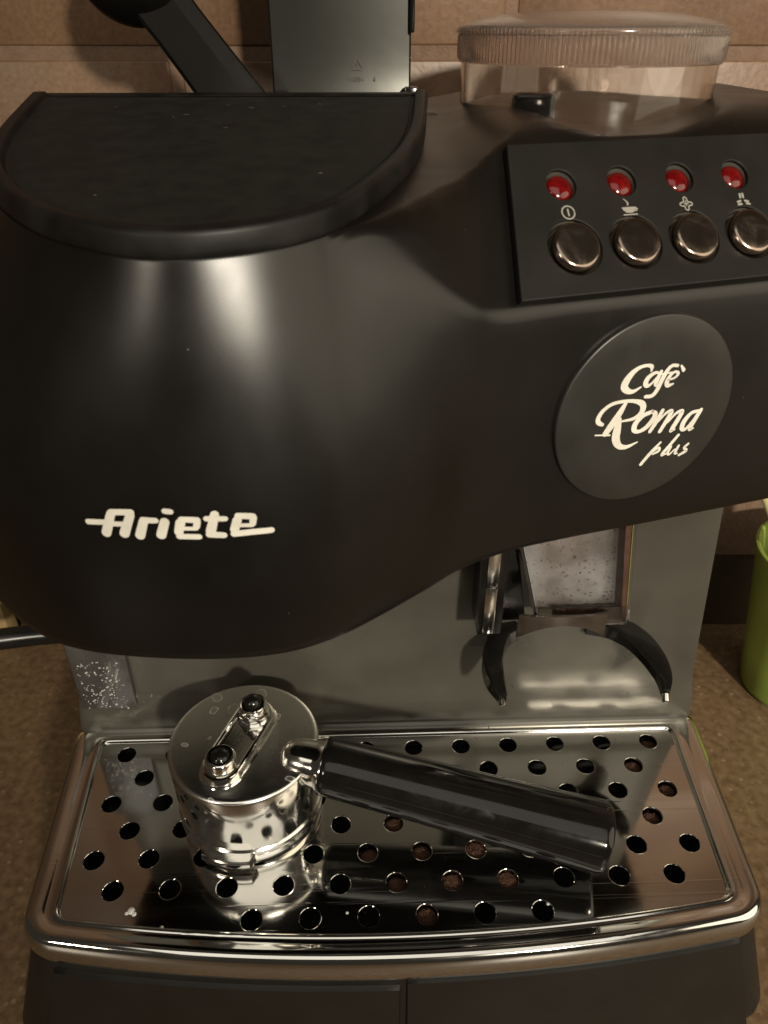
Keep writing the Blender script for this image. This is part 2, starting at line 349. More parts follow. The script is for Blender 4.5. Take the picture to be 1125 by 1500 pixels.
# ---- outlines of tray and base
def outline(hwb, hwf, yb, yf, bulge, rb, rf, nf=48):
    pts = []
    def fy(x): return yf - bulge * (1 - (x / hwf) ** 2)
    xf = hwf - rf
    front = [(-xf + 2 * xf * i / nf, fy(-xf + 2 * xf * i / nf)) for i in range(nf + 1)]
    dirv = Vector((hwf - hwb, yf - yb)).normalized()
    BL = Vector((-hwb, yb)); FL = Vector((-hwf, yf))
    dl = Vector((hwb - hwf, yf - yb)).normalized()
    a = BL + dl * rb; b = FL - dl * rf
    def bez(p, c, q, n): return [tuple((1 - t) ** 2 * Vector(p) + 2 * t * (1 - t) * Vector(c) + t * t * Vector(q)) for t in [i / n for i in range(n + 1)]]
    left = bez(Vector((-hwb + rb, yb)), BL, a, 6) + [tuple(a.lerp(b, i / 10)) for i in range(1, 10)] + bez(b, FL, front[0], 10)
    pts = left + front[1:]
    right = [(-x, y) for x, y in left][::-1]
    return pts + right[1:] + [(hwb - rb - 2 * (hwb - rb) * i / 30, yb) for i in range(1, 30)]
OUTER = outline(155.0, 147.0, 17.0, -87, 13.0, 6, 13)
INNER = outline(140.0, 134.0, 7.2, -78.5, 10.2, 4, 5)
def ring(t, z, grow=0.):
    r = []
    for (a, b), (c, d) in zip(OUTER, INNER):
        x = a + (c - a) * t; y = b + (d - b) * t; x += grow * (a - c) / 10; y += grow * (b - d) / 10; r.append((x, y, z))
    return r
def flare(p):
    k = max(0., -p[2] - 11); return (p[0] * (1 + .0021 * k), p[1] - .05 * k if p[1] < 0 else p[1], p[2])
def loft(rings, closed=True, cap0=False, cap1=False):
    n = len(rings[0]); v = [p for r in rings for p in r]; f = []
    for j in range(len(rings) - 1):
        for i in range(n if closed else n - 1): f.append((j * n + i, j * n + (i + 1) % n, (j + 1) * n + (i + 1) % n, (j + 1) * n + i))
    if cap0: f.append(tuple(range(n))[::-1])
    if cap1: f.append(tuple((len(rings) - 1) * n + i for i in range(n)))
    return v, f

# ---- base housing, drip pan and drawer fronts
MB().add(*loft([ring(.30, -9.5), ring(.16, -9.5), ring(.12, -11), ring(.12, -40), ring(.12, -74), ring(.2, -80)], cap1=True)).build('base', M['matte'], machine, xf=lambda p: K(flare(p)))
MB().add(*loft([ring(.55, -6), ring(1.05, -8), ring(1.1, -30), ring(1.3, -34)], cap1=True)).build('drip_pan', M['dark'], machine, xf=K)
def front_y(x, z):
    return -87 - 13.0 * (1 - (x / 147.0) ** 2) 
def drawer(name, x0, x1, ztop, z1=-79):
    nx, nz = 24, 8; v = []; f = []
    b = 1.0
    def prof(i, n, lo, hi):
        ks = [lo, lo + .3, lo + b] + [lo + b + (hi - lo - 2 * b) * k / n for k in range(1, n)] + [hi - b, hi - .3, hi]
        return ks
    X = prof(0, nx, x0, x1); Z = prof(0, nz, z1, ztop)
    for zi, z in enumerate(Z):
        for xi, x in enumerate(X):
            e = min(min(x - x0, x1 - x), min(z - z1, ztop - z)); dep = 2.6 * (1 - smooth(0, b, e)) if e < b else 0
            v.append((x, front_y(x, z) - .5 + dep * 1.1, z))
    m = len(X)
    for j in range(len(Z) - 1):
        for i in range(m - 1): f.append((j * m + i, j * m + i + 1, (j + 1) * m + i + 1, (j + 1) * m + i))
    return MB().add(v, f).build(name, M['matte'], machine, xf=lambda p: K(flare(p)), angle=50)
tag(drawer('drawer_front', -134, .8, -18.5), 'left drawer front, set slightly lower')
tag(drawer('drawer_front', 2.0, 136.5, -14.2), 'right drawer front')

# ---- steel grate: rolled rim, ridge, perforated plate
grate = MB().add(*loft([ring(.12, -13.5), ring(.02, -13.5), ring(0, -12.6), ring(-.04, -9), ring(-.03, -5), ring(.02, -2.6), ring(.09, -1.1), ring(.19, -.2), ring(.30, .2), ring(.42, .1), ring(.60, -.5), ring(.76, -.9), ring(.83, -.6), ring(.89, -.15), ring(.94, -.15), ring(.99, -.9), ring(1.02, -1.5), ring(1.06, -1.75), ring(1.10, -1.8)])).build('drip_grate', M['steel'], machine, xf=K, angle=60)
HOLES = []
for r in range(7):
    cs = [c for c in range(-6, 6)] if r % 2 == 0 else [c + .5 for c in range(-6, 5)]
    for c in cs:
        x = (c + .5) * 23
        if r == 6 and abs(x) > 60: continue
        HOLES.append((x, -13.6 * r))
def holed_sheet(outl, holes, half, bev):
    """flat sheet in the xy plane with round holes (x, y, r), from a filled 2D curve; returns verts, faces in the units given"""
    cu = bpy.data.curves.new('p', 'CURVE'); cu.dimensions = '2D'; cu.fill_mode = 'BOTH'; cu.extrude = half; cu.bevel_depth = bev; cu.bevel_resolution = 2
    def spl(pts):
        q_ = cu.splines.new('POLY'); q_.points.add(len(pts) - 1)
        for q, p in zip(q_.points, pts): q.co = (p[0], p[1], 0, 1)
        q_.use_cyclic_u = True
    spl(outl)
    for hx_, hy_, r in holes: spl([(hx_ + r * cos(2 * pi * k / 40), hy_ + r * sin(2 * pi * k / 40)) for k in range(40)])
    o = bpy.data.objects.new('p', cu); COL.objects.link(o); bpy.context.view_layer.update()
    me = bpy.data.meshes.new_from_object(o.evaluated_get(bpy.context.evaluated_depsgraph_get()))
    bm = bmesh.new(); bm.from_mesh(me); bmesh.ops.remove_doubles(bm, verts=bm.verts, dist=1e-5); bm.to_mesh(me); bm.free()
    r = [v.co.copy() for v in me.vertices], [tuple(p.vertices) for p in me.polygons]
    bpy.data.objects.remove(o); bpy.data.curves.remove(cu); bpy.data.meshes.remove(me); return r
pv, pf_ = holed_sheet([(p[0], p[1]) for p in ring(1.04, 0)], [(hx_, hy_, 4.55) for hx_, hy_ in HOLES], .3, .35)
mesh('perforated_plate', [K((p.x, p.y, p.z - 2.2)) for p in pv], pf_, M['steel'], grate, angle=8, recalc=False)

# ---- column with splash panel
def col_ring(z, y, g=0):
    hw = 151.5 - (z / 122) * 11.0
    return [(-hw + 3, y, z), (hw - 3, y, z), (hw - .8, y + .9, z), (hw, y + 3, z), (hw - 4, 150, z), (-hw + 4, 150, z), (-hw, y + 3, z), (-hw + .8, y + .9, z)]
cz = [(-12, 14.2), (1.0, 12.2), (2.2, 11.6), (6, 11.2), (12, 11.6), (17, 12.9), (21, 14.4), (26, 15.3), (34, 15.6), (60, 15.6), (100, 15.6), (141, 15.6)]
colv = []; cf = []
NX = 26
for z, y in cz:
    hw = 151.5 - (z / 122) * 11.0
    r = [(-hw + 3 + (2 * hw - 6) * i / NX, y, z) for i in range(NX + 1)] + [(hw - .8, y + .9, z), (hw, y + 3, z), (hw - 4, 150, z), (-hw + 4, 150, z), (-hw, y + 3, z), (-hw + .8, y + .9, z)]
    colv.append(r)
MB().add(*loft(colv)).build('splash_panel', M['splash'], machine, xf=K, angle=40)

# wet window of the water tank at the lower left of the splash panel
win = MB().add(*bevbox(-147.5, -121.0, 12.9, 17, 7, 62, .8, 3)).build('tank_window', M['window'], machine, xf=K)
tag(win, 'clear window covered in water droplets')
dm = MB()
for i in range(170):
    x = random.uniform(-145, -125); z = 11 + 36 * random.random() ** .9; r = random.choice((.25, .3, .35, .45, .6)) * random.uniform(.8, 1.1)
    dm.add(*lathe([(r, 0), (r * .85, r * .35), (r * .45, r * .6), (r * .05, r * .68)], 8, cap0=True, mx=frame((x, 12.95, z), (0, -1, 0))))
tag(dm.build('water_droplets', M['drop'], win, xf=K), kind='stuff')

# ---- upper body shell
OUT = [(-132, 150), (-133, 105), (-136, 70), (-143, 35), (-148, 5), (-145, -22), (-137, -43), (-124, -59), (-107, -73.5), (-92, -80.5), (-72, -84.2), (-51, -85.3), (-33.6, -83.3), (-19, -77.3), (-5.6, -67.8), (7.9, -56.8), (22, -45), (40, -35.6), (60, -29), (85, -21.9), (110, -14.7), (135, -7.5), (150, -3.2)]
O2 = catmull([(x, y, 0) for x, y in OUT], 12)
APEX = min(range(len(O2)), key=lambda i: O2[i].y)
W16 = radians(16)
HOP = (77.0, 87.0); HR = 48.0; HS = 48.0 / 52.5
MATO = [(16, 76), (14.6, 62.5), (10.6, 21), (4.6, -8.8), (-4.2, -33.4), (-14.7, -54), (-27, -65.8), (-42, -71.8), (-55, -73), (-69, -68.5), (-86, -57), (-101.6, -38), (-113, -14), (-120, 14), (-124.5, 46), (-128, 76)]
MC = Vector((-55, 12))
MPOLY = [Vector((p.x, p.y)) for p in catmull([(x, y, 0) for x, y in MATO], 7)] + [Vector((-128, 150)), Vector((16, 150))]
def mat_hit(p):                              # where the ray from the tray centre to p crosses the cup tray outline
    d = p - MC; best = p
    for a, b in zip(MPOLY, MPOLY[1:] + MPOLY[:1]):
        e = b - a; den = d.x * e.y - d.y * e.x
        if abs(den) < 1e-9: continue
        t = ((a.x - MC.x) * e.y - (a.y - MC.y) * e.x) / den; u = ((a.x - MC.x) * d.y - (a.y - MC.y) * d.x) / den
        if t > 0 and -1e-6 <= u <= 1.000001: best = MC + d * t
    return best
def mat_z(y): return min(250 + .123 * (y + 73), 268)
BW = [((6, 139.5), (6, 139.5)), ((2, 139.7), (2, 139.7)), ((.5, 141), (.5, 141)), ((0, 144), (0, 144)), ((0, 160), (0, 160)), ((0.16, 180), (0, 180)), ((0.8, 192), (0, 192)), ((1.8, 203), (0, 204)), ((2.9, 212), (0, 212)), ((4.1, 220), (0, 218)), ((5.3, 227), (0, 222)), ((6.5, 233), (.15, 224)), ((7.6, 238), (.7, 225.6)), ((8.5, 242), (1.7, 226.8)), ((9.2, 245), (3.4, 228.6)),
      ((9.7, 247.2), (6.5, 232)), ((10.1, 248.8), (13, 239.3)), ((10.3, 250), (20, 247)), ((10.4, 250.7), (26, 253.6)),
      ((10.1, 251), (30, 257.9)), ((10.4, 251.2), (33, 261)), ((10.6, 251.3), (36, 263.8)), ((10.8, 251.4), (39, 266)), ((11, 251.4), (43, 268)), ((11.1, 251.5), (48, 269.6)), ((11.2, 251.5), (54, 270.6)), ((11.4, 251.5), (62, 271)), ((11.6, 251.5), (70, 271.2)), ((11.8, 251.5), (80, 271.4)), ((12, 251.5), (150, 271.6))]
rows = [[] for _ in BW]
N2 = len(O2)
for i, p in enumerate(O2):
    t = (O2[min(i + 1, N2 - 1)] - O2[max(i - 1, 0)]).normalized(); nb = Vector((-t.y, t.x)); mp = mat_hit(Vector((p.x, p.y)))
    w = smooth(-13, 22, p.x) if i > APEX else 0; lift = max(0., 33 - p.x)
    for j, (b, wg) in enumerate(BW):
        P2 = Vector((p.x, p.y)); pb = P2.lerp(mp, min(1.12, b[0] / 10.2)) if b[1] > 175 else P2 + nb * b[0]
        zt = mat_z(pb.y); zb = 140 + (b[1] - 140) * (zt - 140) / 110 if b[1] > 200 else b[1]
        if 190 < b[1] <= 200: zb = b[1]
        pw = Vector((p.x, min(148, p.y + wg[0] / cos(W16)))); zw = wg[1] + .022 * lift ** 2 * smooth(205, 226, wg[1]) * smooth(272, 235, wg[1])
        q = pb.lerp(pw, w); z = zb * (1 - w) + zw * w
        if z > 236:
            rr = hypot(q.x - HOP[0], q.y - HOP[1])
            top = (mat_z(q.y) - .5) + (271.5 - mat_z(q.y)) * smooth(15, 52, q.x)
            top -= 7.2 * smooth(48, 6, abs(q.x - HOP[0])) * smooth(HOP[1] + 5, HOP[1] - 15, q.y)
            z = min(z, top)
        rows[j].append((q.x, q.y, z))
bv, bf = loft(rows, closed=False)
nb_ = len(bv); bv += [(150, 150, 271.5), (150, 150, 139.5)]
bf.append(tuple(range(N2)))                                                    # underside
lastcol = [(j + 1) * N2 - 1 for j in range(len(rows))]
bf.append(tuple(lastcol + [nb_, nb_ + 1]))                                    # right flank
body = mesh('body_shell', [K(p) for p in bv], bf, M['shell'], machine, angle=75)
# rear top of the housing, behind the cup tray and round the hopper
MB().add(*prism([(-132, 66), (20, 66), (20, 149), (-131, 149)], 200, 265.6, Matrix.Identity(4), 2)).build('rear_cover', M['shell'], machine, xf=K)

# ---- brand lettering on the barrel
S_ = [0.]
for i in range(1, N2): S_.append(S_[-1] + (O2[i] - O2[i - 1]).length)
def on_barrel(s, z, off):
    a = S_[APEX] + s
    i = max(j for j in range(N2) if S_[j] <= a); i = min(i, N2 - 2); k = (a - S_[i]) / (S_[i + 1] - S_[i])
    p = O2[i].lerp(O2[i + 1], k)
    def nrm(j):
        t = (O2[min(j + 1, N2 - 1)] - O2[max(j - 1, 0)]).normalized(); return Vector((t.y, -t.x))
    n = nrm(i).lerp(nrm(i + 1), k)
    inset = 0 if z < 190 else .1
    return K((p.x + n.x * (off - inset), p.y + n.y * (off - inset), z))
ARIETE = {'dash': [[(-25.93, 187.56, 1.63), (-21.05, 187.7, 1.59)]], 'A': [[(-21.83, 184.43, 2.52), (-19.55, 190.28, 2.26)], [(-17.09, 184.49, 2.57), (-14.61, 190.14, 2.22)], [(-19.33, 190.85, 1.76), (-14.31, 190.99, 1.83)], [(-20.63, 187.38, 1.49), (-15.75, 187.43, 1.46)]], 'r': [[(-13.12, 184.1, 2.54), (-11.53, 188.39, 2.3)], [(-11.55, 188.85, 1.82), (-8.43, 188.76, 1.62)]], 'i': [[(-7.67, 184.37, 2.5), (-6.17, 188.4, 2.37)], [(-5.71, 191.54, 1.59), (-4.34, 191.38, 1.59)]], 'e': [[(-3.1, 185.27, 2.28), (-2.3, 188.12, 2.44)], [(-1.92, 189.14, 1.68), (1.93, 188.9, 1.77)], [(1.96, 188.45, 1.77), (1.56, 186.87, 1.68)], [(-2.54, 186.47, 1.13), (1.44, 186.36, 1.12)], [(-3.09, 184.06, 1.62), (1.82, 183.87, 1.6)]], 't': [[(6.47, 190.29, 2.21), (4.94, 185.37, 2.52)], [(4.3, 189.21, 1.57), (8.91, 188.97, 1.48)], [(4.49, 184.47, 1.88), (8.07, 184.04, 1.69)]], 'e2': [[(10.88, 185.57, 2.24), (11.83, 188.35, 2.31)], [(12.09, 189.57, 1.66), (15.73, 189.07, 1.76)], [(15.87, 188.6, 1.76), (15.53, 186.93, 1.68)], [(11.48, 186.84, 1.11), (15.39, 186.49, 1.12)], [(10.65, 184.32, 1.78), (15.1, 184.45, 1.78), (20.01, 184.3, 1.71)]]}
for letter, strokes in ARIETE.items():
    b = MB()
    for j, st in enumerate(strokes):
        dense = []
        for a, c in zip(st[:-1], st[1:]):
            for q in range(6): dense.append(tuple(a[m] + (c[m] - a[m]) * q / 6 for m in range(3)))
        dense.append(st[-1]); v, f = ribbon(dense, smooth=False)
        b.add([on_barrel(p.x, p.y, .14 + .025 * j) for p in v], f)
    b.build('brand_letter' if letter != 'dash' else 'brand_stroke', M['print'], body, recalc=False)

# ---- control panel
ux = Vector((cos(W16), sin(W16), 0)); E48 = radians(48)
pn = Vector((sin(W16) * sin(E48), -cos(W16) * sin(E48), cos(E48))); uy = pn.cross(ux)
PQ = Vector((34.3, -37.2, 230.6))
PM = Matrix(((ux.x, uy.x, pn.x, PQ.x), (ux.y, uy.y, pn.y, PQ.y), (ux.z, uy.z, pn.z, PQ.z), (0, 0, 0, 1)))
BX = [19.7, 39.75, 59.85, 79.95, 100.05]
def at_panel(x, y, z=0): return PM @ Matrix.Translation((x, y, z))
pv, pf_ = holed_sheet([(-.5, -2.2), (117, -2.2), (117, 44.5), (6.7, 44.5)], [(x + .6, 31.4, 5.1) for x in BX[:4]] + [(x, 12.0, 8.9) for x in BX[:4]], .3, .4)
panel = mesh('control_panel', [K(PM @ (p + Vector((0, 0, -.7)))) for p in pv], pf_, M['panel_plastic'], machine, angle=8, recalc=False)
skirt = [(-.7, -2.4), (117, -2.4), (117, 44.7), (6.5, 44.7)]
MB().add(*loft([[tuple(PM @ Vector((x, y, z))) for x, y in skirt] for z in (-4.2, -.75)])).build('panel_skirt', M['panel_plastic'], panel, xf=K)
for k, x in enumerate(BX[:4]):
    l = MB().add(*lathe([(5.4, -1.0), (4.75, -1.1), (4.5, -2.4), (4.4, -3.6), (.3, -3.6)], 40, False, True, at_panel(x + .6, 31.4))).build('indicator_light', M['bezel'], panel, xf=K)
    MB().add(*lathe([(4.3, -3.4), (4.3, -2.2), (4.0, -1.3), (3.2, -.6), (1.9, -.2), (.3, -.1)], 36, True, True, at_panel(x + .5, 31.1))).build('lens', M['red'], l, xf=K, angle=60)
    bz = MB().add(*lathe([(9.2, -1.0), (8.5, -1.1), (8.2, -2.4), (8.0, -3.6), (.3, -3.6)], 48, False, True, at_panel(x, 12.0))).build('push_button', M['bezel'], panel, xf=K)
    MB().add(*lathe([(7.5, -3.4), (7.45, .6), (7.3, 1.3), (6.95, 1.85), (6.5, 2.15), (6.15, 2.22), (4, 2.22), (.3, 2.22)], 48, True, True, at_panel(x - .3, 11.6))).build('button_cap', M['button'], bz, xf=K, angle=60)
def icon(name, strokes, cx, cy):
    b = MB()
    for j, s in enumerate(strokes):
        v, f = ribbon([(a, c, w) for a, c, w in s], 5); b.add([K(PM @ Vector((cx + p.x, cy + p.y, .05 + .012 * j))) for p in v], f)
    b.build(name, M['icon'], panel, recalc=False)
def circ(r, w, cx=0, cy=0, n=14, rx=1): return [(cx + r * rx * cos(2 * pi * k / n), cy + r * sin(2 * pi * k / n), w) for k in range(n + 1)]
icon('power_icon', [circ(2.0, .42), [(0, .95, .5), (0, -.95, .5)]], 20.2, 22.6)
icon('cup_icon', [[(-2.2, .4, .5), (0, .4, .6), (2.2, .4, .5)], [(-1.7, -.1, .9), (0, -.1, .9), (1.7, -.1, .9)], [(-1.2, -.7, .7), (0, -.8, .8), (1.2, -.7, .7)], [(2.1, .1, .35), (2.7, -.1, .35), (2.0, -.7, .35)], [(-2.3, -1.75, .4), (2.2, -1.75, .4)], [(-.3, 1.3, .45), (-.1, 2.0, .5), (-.7, 2.8, .35), (-1.2, 3.3, .2)]], 40.3, 22.3)
icon('steam_icon', [[((1.5 + .55 * cos(4 * a)) * sin(a) * 1.05, (1.5 + .55 * cos(4 * a)) * cos(a) * (1.15 if cos(a) > .9 else 1), .42) for a in [2 * pi * k / 24 for k in range(25)]], [(0, 1.1, .35), (0, -.5, .35)], [(-.7, .1, .35), (.7, .1, .35)]], 60.1, 22.6)
icon('bean_icon', [[(-.6, 1.3, .75), (-.5, 2.4, .75)], [(.45, 1.3, .75), (.5, 2.4, .75)], [(-2.0, -.1, .7), (-.9, .1, .7)], [(-2.0, -1.0, .7), (-.8, -.9, .7)], [(.7, .1, .7), (1.8, -.2, .7)], [(1.0, -.8, .7), (2.1, -1.1, .7)]], 80.6, 22.2)

# ---- round badge
bo = Vector((40, -35.6, 0)); bn = Vector((sin(W16), -cos(W16), 0))
bc = bo + ux * 42.6 + Vector((0, 0, 187.2))
badge = MB().add(*lathe([(32.6, -1.2), (32.6, .4), (32.4, .7), (31.9, .85), (25, .9), (12, .92), (.5, .92)], 96, True, True, frame(bc, bn, (0, 0, 1)))).build('badge', M['badge'], machine, xf=K, angle=60)
SCRIPT = [[(41.23, 201.89, 0.58), (41.08, 203.38, 1.34), (39.23, 204.03, 1.05), (36.37, 203.55, 1.32), (34.02, 201.75, 2.08), (32.49, 199.21, 2.65), (32.49, 197.41, 2.48), (34.2, 195.98, 1.82), (36.18, 195.8, 1.25), (38.49, 196.91, 0.58)], [(44.61, 200.7, 0.68), (42.87, 201.17, 1.06), (40.62, 199.85, 1.64), (39.97, 198.01, 1.84), (40.79, 197.04, 1.46), (42.08, 197.51, 0.88), (43.74, 199.44, 0.68)], [(44.94, 201.29, 1.26), (43.93, 198.22, 1.66), (44.02, 196.82, 1.17), (45.13, 197.11, 0.49)], [(50.71, 202.61, 1.08), (48.77, 202.85, 1.17), (47.4, 201.75, 1.46), (46.15, 199.13, 1.66), (44.82, 195.19, 1.58), (43.35, 193.33, 1.38), (40.91, 193.32, 1.18)], [(45.38, 200.43, 0.58), (49.35, 200.52, 0.59)], [(48.07, 198.02, 0.59), (50.54, 198.57, 0.79), (51.56, 199.81, 1.09), (50.41, 200.6, 0.89), (48.83, 199.73, 1.18), (47.93, 197.61, 1.68), (48.52, 196.14, 1.49), (50.48, 196.49, 0.6)], [(52.08, 202.44, 0.69), (53.3, 200.79, 1.29)], [(26.71, 185.51, 1.16), (25.15, 186.51, 1.63), (24.77, 188.13, 1.62), (26.16, 190.57, 1.43), (29.03, 192.35, 1.24), (33.1, 192.74, 1.16), (36.9, 192.34, 1.26), (39.97, 191.16, 1.97), (40.98, 189.32, 2.18), (40.24, 187.27, 1.79), (37.77, 185.96, 1.19), (33.58, 185.69, 0.69)], [(34.05, 192.17, 1.26), (32.21, 188.36, 2.33), (30.03, 184.64, 2.54), (28.41, 182.07, 2.15)], [(24.68, 182.06, 0.48), (30.1, 181.3, 0.69)], [(32.72, 186.49, 1.66), (32.58, 182.88, 2.86), (32.78, 179.39, 2.89), (34.51, 176.63, 2.11), (37.47, 175.82, 1.42), (41.34, 176.99, 0.51)], [(44.81, 187.55, 1.41), (41.45, 186.55, 1.7), (39.24, 184.15, 2.0), (39.08, 181.97, 1.91), (40.74, 180.93, 1.31), (43.43, 181.9, 1.73), (45.63, 184.56, 1.93), (46.1, 186.55, 1.72), (44.81, 187.55, 1.3)], [(48.7, 187.4, 1.42), (47.15, 183.65, 1.73), (45.47, 180.33, 1.43)], [(47.71, 183.33, 0.61), (50.2, 186.18, 1.02), (52.26, 186.7, 1.43), (51.66, 184.59, 1.75), (49.38, 179.72, 1.45)], [(51.76, 182.72, 0.62), (54.25, 185.58, 1.03), (56.49, 186.08, 1.45), (55.89, 183.96, 1.77), (54.19, 180.25, 1.78), (53.77, 179.14, 1.15), (55.24, 179.62, 0.52)], [(63.02, 185.23, 1.16), (60.39, 184.78, 1.36), (58.32, 182.2, 1.89), (57.97, 179.67, 1.8), (59.4, 178.97, 1.17), (61.31, 181.28, 0.95), (63.41, 184.71, 0.95)], [(63.95, 185.46, 1.48), (61.9, 180.96, 1.91), (61.24, 178.69, 1.39), (62.69, 178.94, 0.53)], [(50.7, 175.34, 0.84), (47.7, 171.98, 1.36), (44.65, 168.0, 1.26)], [(47.69, 171.59, 0.52), (50.37, 173.37, 0.84), (50.79, 172.19, 1.06), (48.52, 171.21, 0.63)], [(57.28, 177.07, 1.17), (54.52, 173.37, 1.28), (52.6, 170.92, 1.28), (52.52, 170.2, 0.85), (54.33, 170.63, 0.53)], [(55.46, 173.03, 0.75), (54.61, 170.92, 1.07), (55.38, 170.06, 0.75), (57.19, 171.77, 0.54)], [(58.43, 172.88, 0.97), (57.65, 170.32, 1.08), (58.58, 169.87, 0.54)], [(62.22, 173.0, 0.97), (60.86, 171.75, 0.97), (62.0, 170.48, 1.2), (59.48, 169.13, 0.98)]]
words = [('word_cafe', 0, 7), ('word_roma', 7, 17), ('word_plus', 17, 23)]
for wname, a, b_ in words:
    b = MB()
    for j, st in enumerate(SCRIPT[a:b_]):
        v, f = ribbon(st, 6)
        b.add([K(bo + ux * p.x + Vector((0, 0, p.y)) + bn * (.98 + .012 * j)) for p in v], f)
    b.build('badge_lettering', M['print'], badge, recalc=False)

# ---- cup tray on top of the barrel
mo = [(p.x, p.y) for p in catmull([(x, y, 0) for x, y in MATO], 7)] + [(-128 + 144 * i / 16, 76) for i in range(1, 16)]
cen = (-55, 20)
def mring(off, dz):
    r = []; n = len(mo)
    for i in range(n):
        a, b, c = Vector(mo[i - 1]), Vector(mo[i]), Vector(mo[(i + 1) % n]); e = ((b - a).normalized() + (c - b).normalized()).normalized(); nn = Vector((e.y, -e.x))
        if nn.dot(Vector(cen) - b) < 0: nn = -nn
        p = b + nn * off; k = smooth(70, 74, b.y)                          # the lip dies away along the straight back edge
        d = dz if dz < 3.2 else 3.2 + (dz - 3.2) * (1 - k * .85)
        r.append((p.x, p.y, 250 + .123 * (p.y + 73) + d))
    return r
tray_rim = MB().add(*loft([mring(9, -16), mring(1.8, -3.4), mring(.1, -1.2), mring(0, .8), mring(.15, 4.0), mring(.4, 4.9), mring(.9, 5.3), mring(1.6, 5.4), mring(3.6, 5.35), mring(4.2, 5.1), mring(4.5, 4.5), mring(4.7, 3.4), mring(5.0, 3.0), mring(6.2, 2.9)], cap1=False)).build('cup_tray', M['rim'], machine, xf=K, angle=60)
pad = [(p[0], p[1], p[2]) for p in mring(5.8, 3.05)]
MB().add(pad, [tuple(range(len(pad)))]).build('rubber_mat', M['rubber'], tray_rim, xf=K)
lint = MB()
for i in range(12):
    x = random.uniform(-112, 0); y = random.uniform(-45, 66)
    if hypot((x + 55) / 60, min(0, y) / 55) > .9: continue
    z = 250 + .123 * (y + 73) + 3.12; a = random.uniform(-.5, .5); l = random.uniform(.25, 1.3); w_ = random.uniform(.1, .25)
    d = Vector((cos(a), sin(a) * .9, sin(a) * .11)); e = Vector((-sin(a), cos(a), .12))
    c = Vector((x, y, z)); lint.add([c + d * l, c + e * w_, c - d * l, c - e * w_], [(0, 1, 2, 3)])
tag(lint.build('lint', M['icon'], tray_rim, xf=K), kind='stuff')

# ---- bean hopper
def hx(v): return (v[0] + HOP[0], v[1] + HOP[1], v[2])
H_ = Matrix.Translation((HOP[0], HOP[1], 0)) @ Matrix.Diagonal((HS, HS, 1, 1))
hop = MB().add(*lathe([(50, 258), (51.8, 262), (52.0, 281.5), (50.2, 281.5), (49.8, 262), (47.5, 260.2), (20, 259.5)], 96, False, False, H_)).build('bean_hopper', M['clear'], machine, xf=K)
ribs = lambda k, z: 1.0 + (.012 if k % 3 == 1 else 0) if 282 < z < 289.5 else 1.0
lid = MB().add(*lathe([(49.5, 280.9), (52.9, 280.9), (53.2, 281.6), (53.3, 282.5), (53.2, 289.2), (53.4, 289.7), (54.3, 290.0), (54.6, 290.8), (54.2, 291.8), (52.6, 292.6), (46, 294.4), (36, 296.0), (24, 297.0), (10, 297.3), (.4, 297.3), (.4, 295.6), (24, 295.4), (44, 292.9), (50.5, 291), (51, 289), (50.9, 281.8)], 520, False, False, H_, ribs)).build('hopper_lid', M['frost'], hop, xf=K, angle=50)
MB().add(*bevbox(45, 60, 55, 64, 259.6, 273, 2, 2)).build('grinder_shutter', M['gloss'], hop, xf=K)
MB().add(*lathe([(49.3, 259.2), (26, 258.4), (25, 256), (24, 250), (.5, 250)], 64, False, True, H_)).build('hopper_floor', M['shell'], hop, xf=K)

# ---- opened tank lid standing at the back
def lid_y(z): return 117.0 + 7.5 * (1 - math.exp(-(z - 255) / 10))
lr = []
for i in range(25):
    z = 255 + 137 * (i / 24) ** 1.6; y = lid_y(z)
    lr.append([(-46, y + 3, z), (-46, y + .8, z), (-45.2, y, z)] + [(-45.2 + 57.0 * k / 10, y + 1.2 * (2 * k / 10 - 1) ** 2 - 1.2, z) for k in range(1, 10)] + [(11.6, y, z), (12.4, y + .8, z), (12.4, y + 3, z)])
tl = MB().add(*loft(lr, cap0=True, cap1=True)).build('tank_lid', M['silver'], machine, xf=K, angle=40)
tag(tl, 'silvery grey tank lid opened upright')
MB().add(*bevbox(11.7, 13.6, 121, 130, 290, 392, .6)).build('lid_seal', M['gloss'], tl, xf=K)
MB().add(*bevbox(9.5, 15, 113, 121, 264, 271, .6)).build('hinge', M['gloss'], tl, xf=K)
em = MB(); EY = 0
for k in range(3):
    a0 = pi / 2 + k * 2 * pi / 3; a1 = a0 + 2 * pi / 3
    p0 = Vector((cos(a0), sin(a0))) * 3.3; p1 = Vector((cos(a1), sin(a1))) * 3.3
    for w_, sft in ((.28, .0), (.28, .75)):
        q0 = p0.lerp(p1, .14) * (1 - sft * .28); q1 = p0.lerp(p1, .80) * (1 - sft * .28); v, f = ribbon([(q0.x, q0.y, w_), (q1.x, q1.y, w_)], smooth=False)
        em.add([(-10.3 + p.x, lid_y(278.6 + p.y) - 1.75, 278.6 + p.y) for p in v], f)
for s, sz, cx, cz_ in (('7', 2.6, -10.3, 278.3), ('>ABS<', 2.7, -10.8, 273.4), ('4', 2.7, -3.0, 273.4)):
    v, f = text_mesh(s, sz, (.92, 1)); em.add([(cx + p[0], lid_y(cz_ + p[1]) - 1.78, cz_ + p[1]) for p in v], f)
em.build('recycling_mark', M['emboss'], tl, xf=K, recalc=False)

